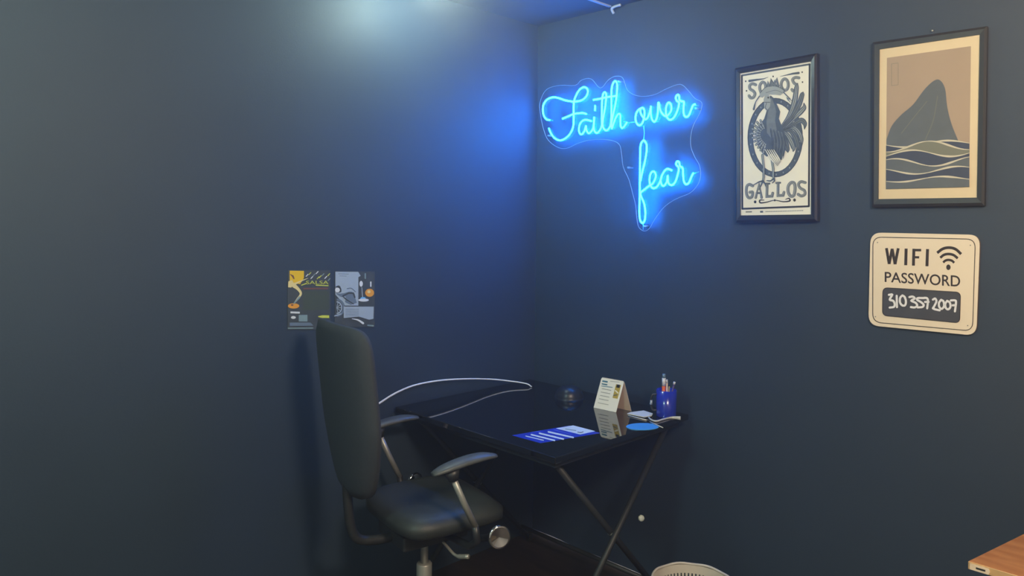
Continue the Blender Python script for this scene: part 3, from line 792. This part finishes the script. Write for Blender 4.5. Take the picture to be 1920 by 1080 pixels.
o = b.build('coaster'); tag(o, 'light blue oval coaster in front of the small white card', 'coaster')
o = MB().tube([on_table(1219, 791, .0045), on_table(1243, 802, .0045)], 0.0018, STK, 8).build('stick'); tag(o, 'thin white stick lying across the light blue coaster', 'stick')

# pen cup
c = on_table(1249, 780)
MUG = mat('cobalt_cup', srgb(30, 48, 165), 0.22, var=0.06, scale=20, coat=0.4)
t = thing('pen_cup', 'cobalt blue cup holding pens at the back of the table', 'cup', c)
r = 0.039; hh = 0.104
MB().lathe([(0, 0), (r * .97, 0), (r, .004), (r, hh), (r - .003, hh), (r - .003, .006), (0, .006)], c, MUG, 40).build('cup_body', t)
hd = (-rt0 * 1.0)
hp = smooth_path([c + hd * r * .96 + Vector((0, 0, .085)), c + hd * (r + .016) + Vector((0, 0, .082)), c + hd * (r + .022) + Vector((0, 0, .055)), c + hd * (r + .014) + Vector((0, 0, .026)), c + hd * r * .96 + Vector((0, 0, .022))], 5)
MB().tube(hp, 0.0042, BLACK, 10).build('handle', t)
MB().tube([c + hd * (r + .0205) + Vector((0, 0, .062)), c + hd * (r + .021) + Vector((0, 0, .045))], 0.0052, mat('painted_glint', srgb(170, 185, 205), 0.4), 10).build('handle_glint', t, label='painted glint on the handle')  # solid pale sleeve standing in for the highlight on the dark handle
def pen(label, off, tip, secs, name='pen'):
    base = c + Vector((off[0], off[1], 0.008)); top = Vector(tip)
    b = MB(); 
    for (t0, t1, r0, r1, m_) in secs:
        b.tube([base.lerp(top, t0), base.lerp(top, t1)], [r0, r1], m_, 12)
    o = b.build(name); tag(o, label, 'pen', None)
def above(px, py, q=c):
    n = Vector((fwd.x, fwd.y, 0)).normalized()
    return on_plane(px, py, q, n)
pen('orange and white marker with grey-blue cap standing in the cup', (-0.010, -0.006), above(1245, 701), 
    [(0, .74, .0072, .0072, mat('marker_orange', srgb(225, 100, 60), 0.4)), (.70, .90, .0076, .0076, mat('marker_white', srgb(215, 215, 220), 0.4)), (.90, 1, .0066, .0060, mat('marker_cap', srgb(110, 140, 165), 0.4))], 'marker_pen')
pen('slim white pen leaning beside the orange marker', (-0.004, 0.010), above(1250.5, 711.5), [(0, .9, .0036, .0036, mat('pen_cream', srgb(225, 200, 180), 0.4)), (.9, 1, .0042, .003, mat('marker_white', srgb(215, 215, 220), 0.4))])
pen('dark purple pen with white tip leaning right in the cup', (0.0, 0.004), above(1265, 716), [(0, .93, .0032, .0032, mat('pen_purple', srgb(86, 66, 110), 0.4)), (.92, 1, .0046, .0046, mat('marker_white', srgb(215, 215, 220), 0.4))])
pen('short yellowish pencil between the white and purple pens', (0.006, -0.004), above(1255, 721), [(0, .94, .003, .003, mat('pencil_ochre', srgb(170, 150, 90), 0.5)), (.93, 1, .003, .001, INK)], 'pencil')

# small dark glass bowl, upside down
c2 = on_table(1067, 746)
DG = mat('dark_glass', (0.016, 0.022, 0.032), 0.34, ior=1.45)
b = MB(); R_ = 0.062
prof = [(R_, 0.0)] + [(R_ * math.cos(a_) ** .8 if a_ < PI / 2 - .01 else 0, 0.055 * math.sin(a_)) for a_ in [PI / 2 * k / 10 for k in range(11)]]
prof[-1] = (0, 0.055)
b.lathe(prof, c2, DG, 36)
o = b.build('bowl'); tag(o, 'small dark glossy bowl upside down on the table left of the tent card', 'bowl')

# white cable arching over the back of the table
cp = [(705, 760), (712, 755.5), (740, 738), (775, 723), (820, 714), (870, 710.5), (920, 711), (960, 715), (985, 719), (994, 723), (997, 730)]
pts = []
for q in smooth_path([(*p, 0) for p in cp], 4):
    k = max(0.0, (q.x - 900) / 97.0)
    pts.append(on_x(q.x, q.y, 0.012 + 0.13 * k * k))
pts = [Vector((max(p.x, 0.008), p.y, max(p.z, TZ + .004))) for p in pts]
n = len(pts)
o = MB().tube(pts, [0.0042 - 0.0018 * i / n for i in range(n)], mat('white_cable', srgb(238, 240, 240), 0.35), 10).build('cable')
tag(o, 'stiff white cable arching above the left side of the table', 'cable')

# ------------------------------------------------------------------ office chair (built facing +y, in its own space)
CH = Vector((0.425, -0.995, 0)); CR = math.radians(-10)
t = thing('office_chair', 'black office chair with arms pulled up to the glossy table', 'chair', CH, CR, local=True)
def pad(w_, h_, d_, m, curve=0.0, nx=14, ny=14, pw=4.5, taper=0.0):
    """rounded cushion in local x (width), y (height), z (thickness)"""
    vs = []; fs = []
    for side in (1, -1):
        for j in range(ny + 1):
            for i in range(nx + 1):
                u = -1 + 2 * i / nx; v = -1 + 2 * j / ny
                # square to superellipse
                e = (abs(u) ** pw + abs(v) ** pw) ** (1 / pw); m_ = max(abs(u), abs(v))
                k = m_ / e if e > 1e-6 else 1
                X, Y = u * k, v * k
                edge = max(0.0, 1 - m_ ** 5)
                ww = w_ / 2 * (1 + taper * Y)
                vs.append((X * ww, Y * h_ / 2, side * d_ / 2 * (0.35 + 0.65 * edge ** .5) + curve * X * X))
    N = (nx + 1) * (ny + 1)
    for j in range(ny):
        for i in range(nx):
            a_ = j * (nx + 1) + i; q = (a_, a_ + 1, a_ + nx + 2, a_ + nx + 1)
            fs.append(q); fs.append(tuple(N + x for x in q[::-1]))
    rim = [i for i in range(nx + 1)] + [(j + 1) * (nx + 1) + nx for j in range(ny)] + [ny * (nx + 1) + nx - 1 - i for i in range(nx)] + [(ny - 1 - j) * (nx + 1) for j in range(ny - 1)]
    for k in range(len(rim)):
        a_, b_ = rim[k], rim[(k + 1) % len(rim)]
        fs.append((b_, a_, N + a_, N + b_))
    return vs, fs
SZ = 0.50
vs, fs = pad(0.42, 0.40, 0.085, LEATHER, -0.0)
MB().add([(x, y + 0.035, SZ + z - 0.018 * max(0, y / .235) ** 3) for x, y, z in vs], fs, LEATHER, True).build('seat', t)
vs, fs = pad(0.42, 0.56, 0.058, FABRIC, 0.03, ny=20, pw=8)
bp = []
for x, y, z in vs:
    x *= 1 - 0.45 * max(0.0, (-y - 0.02) / 0.26) ** 1.4
    zz = y + 0.885; lean = -0.270 - (zz - .56) * 0.11 + z
    bp.append((x, lean, zz))
MB().add(bp, fs, FABRIC, True).build('backrest', t)
MB().tube(smooth_path([(0, -.05, .425), (0, -.20, .43), (0, -.265, .47), (0, -.285, .60), (0, -.285, .70)], 5), 0.016, BLACK, 12).build('back_support', t)
MB().box(-.10, .10, -.13, .12, .405, .455, BLACK).build('tilt_mechanism', t, bevel=0.008)
for sgn in (1, -1):
    ar = bpy.data.objects.new('armrest', None); COL.objects.link(ar); ar.parent = t; ar['_local'] = 1
    X = .275 * sgn
    b = MB()
    l = smooth_path([(X, -.12, .716), (X, -.07, .727), (X, 0.0, .737), (X, .06, .740), (X, .112, .735)], 4)
    vs2 = []; seg = 14
    for i, p in enumerate(l):
        k = i / (len(l) - 1); s_ = max(0.12, math.sin(PI * (0.04 + 0.92 * k)) ** .4)
        for q in range(seg):
            an = 2 * PI * q / seg
            vs2.append((p.x + 0.031 * s_ * math.cos(an), p.y, p.z + 0.0135 * s_ * math.sin(an)))
    fs2 = [(i * seg + q, i * seg + (q + 1) % seg, (i + 1) * seg + (q + 1) % seg, (i + 1) * seg + q) for i in range(len(l) - 1) for q in range(seg)]
    fs2 += [tuple(range(seg))[::-1], tuple(range((len(l) - 1) * seg, len(l) * seg))]
    b.add(vs2, fs2, PADMAT, True); b.build('arm_pad', ar)
    MB().tube([(X, -.055, .718), (X, -.045, .685)], [0.028, 0.016], BLACK, 14).build('arm_bracket', ar)
    MB().tube([(X, -.047, .69), (X, -.005, .60), (X, .038, .515)], 0.0105, STEEL, 14).build('arm_post', ar)
    MB().tube([(X, .036, .52), (X, .045, .47), (X - .05 * sgn, .045, .435), (X - .19 * sgn, .03, .43)], 0.012, BLACK, 12).build('arm_bar', ar)
    MB().lathe([(0, 0), (.034, 0), (.038, .004), (.038, .010), (.034, .014), (.030, .0135), (.012, .009), (0, .008)], (X + .018 * sgn, .115, .475), CHROME, 36, (sgn, -0.25, 0.1)).build('chrome_cap', ar, label='round mirror-like chrome cap')
    MB().tube([(X - .05 * sgn, .09, .45), (X + .02 * sgn, .115, .475)], 0.012, BLACK, 12).build('cap_stem', ar)
MB().lathe([(0, .05), (.027, .05), (.027, .30), (.024, .305), (0, .305)], (0, 0, 0), STEEL, 28).build('gas_cylinder', t)
MB().lathe([(0, .30), (.0135, .30), (.0135, .41), (0, .41)], (0, 0, 0), STEEL, 20).build('piston', t)
MB().tube(smooth_path([(.06, .02, .415), (.13, .02, .40), (.17, .03, .385), (.215, .05, .395)], 4), [0.005] * 9 + [.008] * 4, STEEL, 10).build('height_lever', t)
for k in range(5):
    an = 2 * PI * k / 5 + 0.3
    d = Vector((math.cos(an), math.sin(an), 0))
    lg = MB().tube([d * .02 + Vector((0, 0, .095)), d * .14 + Vector((0, 0, .09)), d * .29 + Vector((0, 0, .07))], [.022, .019, .014], BLACK, 10).build('base_leg', t)
    s2 = Vector((-d.y, d.x, 0)); e = d * .285
    b = MB(); 
    for s_ in (-1, 1):
        b.lathe([(0, 0), (.024, 0), (.026, .003), (.026, .013), (.024, .016), (0, .016)], e + s2 * (.004 if s_ > 0 else -.004) + Vector((0, 0, .0265)), BLACK, 18, s2 * s_)
    b.tube([e + Vector((0, 0, .028)), e + Vector((0, 0, .07))], .006, STEEL, 8)
    b.build('caster', lg)
MB().lathe([(0, .065), (.035, .065), (.038, .09), (.032, .12), (0, .12)], (0, 0, 0), BLACK, 24).build('base_hub', t)

# ------------------------------------------------------------------ waste bin
c = Vector((1.113, -0.372, 0)); BH = 0.272; RT = 0.138; RB = 0.105
BIN = mat('white_bin_plastic', srgb(214, 205, 190), 0.5, var=0.05, scale=10)
t = thing('waste_bin', 'white perforated plastic waste bin on the floor right of the table', 'waste bin', c)
b = MB(); b.lathe([(0, 0), (RB, 0), (RB + .001, .004), (RB + (RT - RB) * .28, BH * .28)], c, BIN, 64, cap=False)
b.lathe([(0, 0.004), (RB - .002, .004), (RB + (RT - RB) * .28 - .002, BH * .28)], c, BIN, 64, cap=False)
# perforated band: open cells between vertical ribs
NR = 64
def rad(z): return RB + (RT - RB) * z / BH
zs = [BH * .28, BH * .90]
rows = 7; dz = (zs[1] - zs[0]) / rows
for k in range(NR):
    a0 = 2 * PI * k / NR; a1 = a0 + 2 * PI / NR * .62; a2 = 2 * PI * (k + 1) / NR
    P_ = lambda an, z, o_=0: c + Vector((math.cos(an) * (rad(z) - o_), math.sin(an) * (rad(z) - o_), z))
    for o_ in (0, .002):
        b.add([P_(a0, zs[0], o_), P_(a1, zs[0], o_), P_(a1, zs[1], o_), P_(a0, zs[1], o_)], [(0, 1, 2, 3)], BIN)
        for r_i in range(rows + 1):
            z0 = zs[0] + dz * r_i - dz * .22; z1 = z0 + dz * .44
            b.add([P_(a1, z0, o_), P_(a2, z0, o_), P_(a2, z1, o_), P_(a1, z1, o_)], [(0, 1, 2, 3)], BIN)
b.lathe([(rad(BH * .885), BH * .885), (rad(BH * .985), BH * .985)], c, BIN, 64, cap=False)
b.lathe([(rad(BH * .885) - .002, BH * .885), (rad(BH * .985) - .002, BH * .985)], c, BIN, 64, cap=False)
b.build('bin_body', t)
MB().tube([c + Vector((RT * math.cos(2 * PI * k / 64), RT * math.sin(2 * PI * k / 64), BH + 0.0015 * math.sin(k * .8))) for k in range(64)], 0.0042, BIN, 10, closed=True).build('rim', t)

# ------------------------------------------------------------------ wooden desk corner, bottom right
DZ = 0.75
WOOD = wood_mat('desk_wood', srgb(160, 100, 56), srgb(186, 126, 74), 0.42, 5.0, (1.2, 7, 1))
EDG = mat('desk_edge', srgb(196, 160, 112), 0.5, var=0.1, scale=30)
k0 = on_z(1815, 1052, DZ); k1 = on_z(1925, 998, DZ); k2 = on_z(1930, 1086, DZ)
ub = (k1 - k0).normalized(); uf = (k2 - k0).normalized()
q1 = k0 + ub * 0.60; q2 = k0 + uf * 1.15; q3 = q2 + ub * 0.60
q1.y = min(q1.y, -0.012); q3.y = min(q3.y, -0.012)
t = thing('wooden_desk', 'orange-brown wooden desk corner with a slotted plate, lower right', 'desk', (k0.x, k0.y, 0))
b = MB(); b.prism([Vector((p.x, p.y, DZ - .018)) for p in (k0, q2, q3, q1)], (0, 0, .018), WOOD, EDG)
b.build('desktop', t, bevel=0.0015)
for p, (du, dv_) in ((k0, (.06, .08)), (q1, (.06, -.08)), (q2, (-.06, .08)), (q3, (-.06, -.08))):
    e = p + uf * du + ub * dv_
    b = MB(); b.box(e.x - .02, e.x + .02, e.y - .02, e.y + .02, 0, DZ - .0175, EDG); b.build('leg', t)
fn = Vector((uf.y, -uf.x, 0)).normalized()
if fn.dot(CAM - k0) < 0: fn = -fn
b = MB(); z0, z1 = DZ - .0165, DZ - .003
p0 = k0 + uf * .004; p1 = k0 + uf * .040
b.prism([Vector((p.x, p.y, z)) + fn * .0004 for p, z in ((p0, z0), (p1, z0), (p1 + uf * .003, (z0 + z1) / 2), (p1, z1), (p0, z1))], fn * .0012, mat('pale_plate', srgb(225, 205, 180), 0.35))
zc = (z0 + z1) / 2
for (ua, ubb) in ((.016, .034),):
    a0, a1 = k0 + uf * ua, k0 + uf * ubb
    b.prism([Vector((p.x, p.y, z)) + fn * .0016 for p, z in ((a0, zc - .002), (a1, zc - .002), (a1, zc + .002), (a0, zc + .002))], fn * .0004, INK)
b.build('slotted_plate', t, label='pale plate with a black slot')

for o in list(bpy.data.objects):
    if '_local' in o: del o['_local']
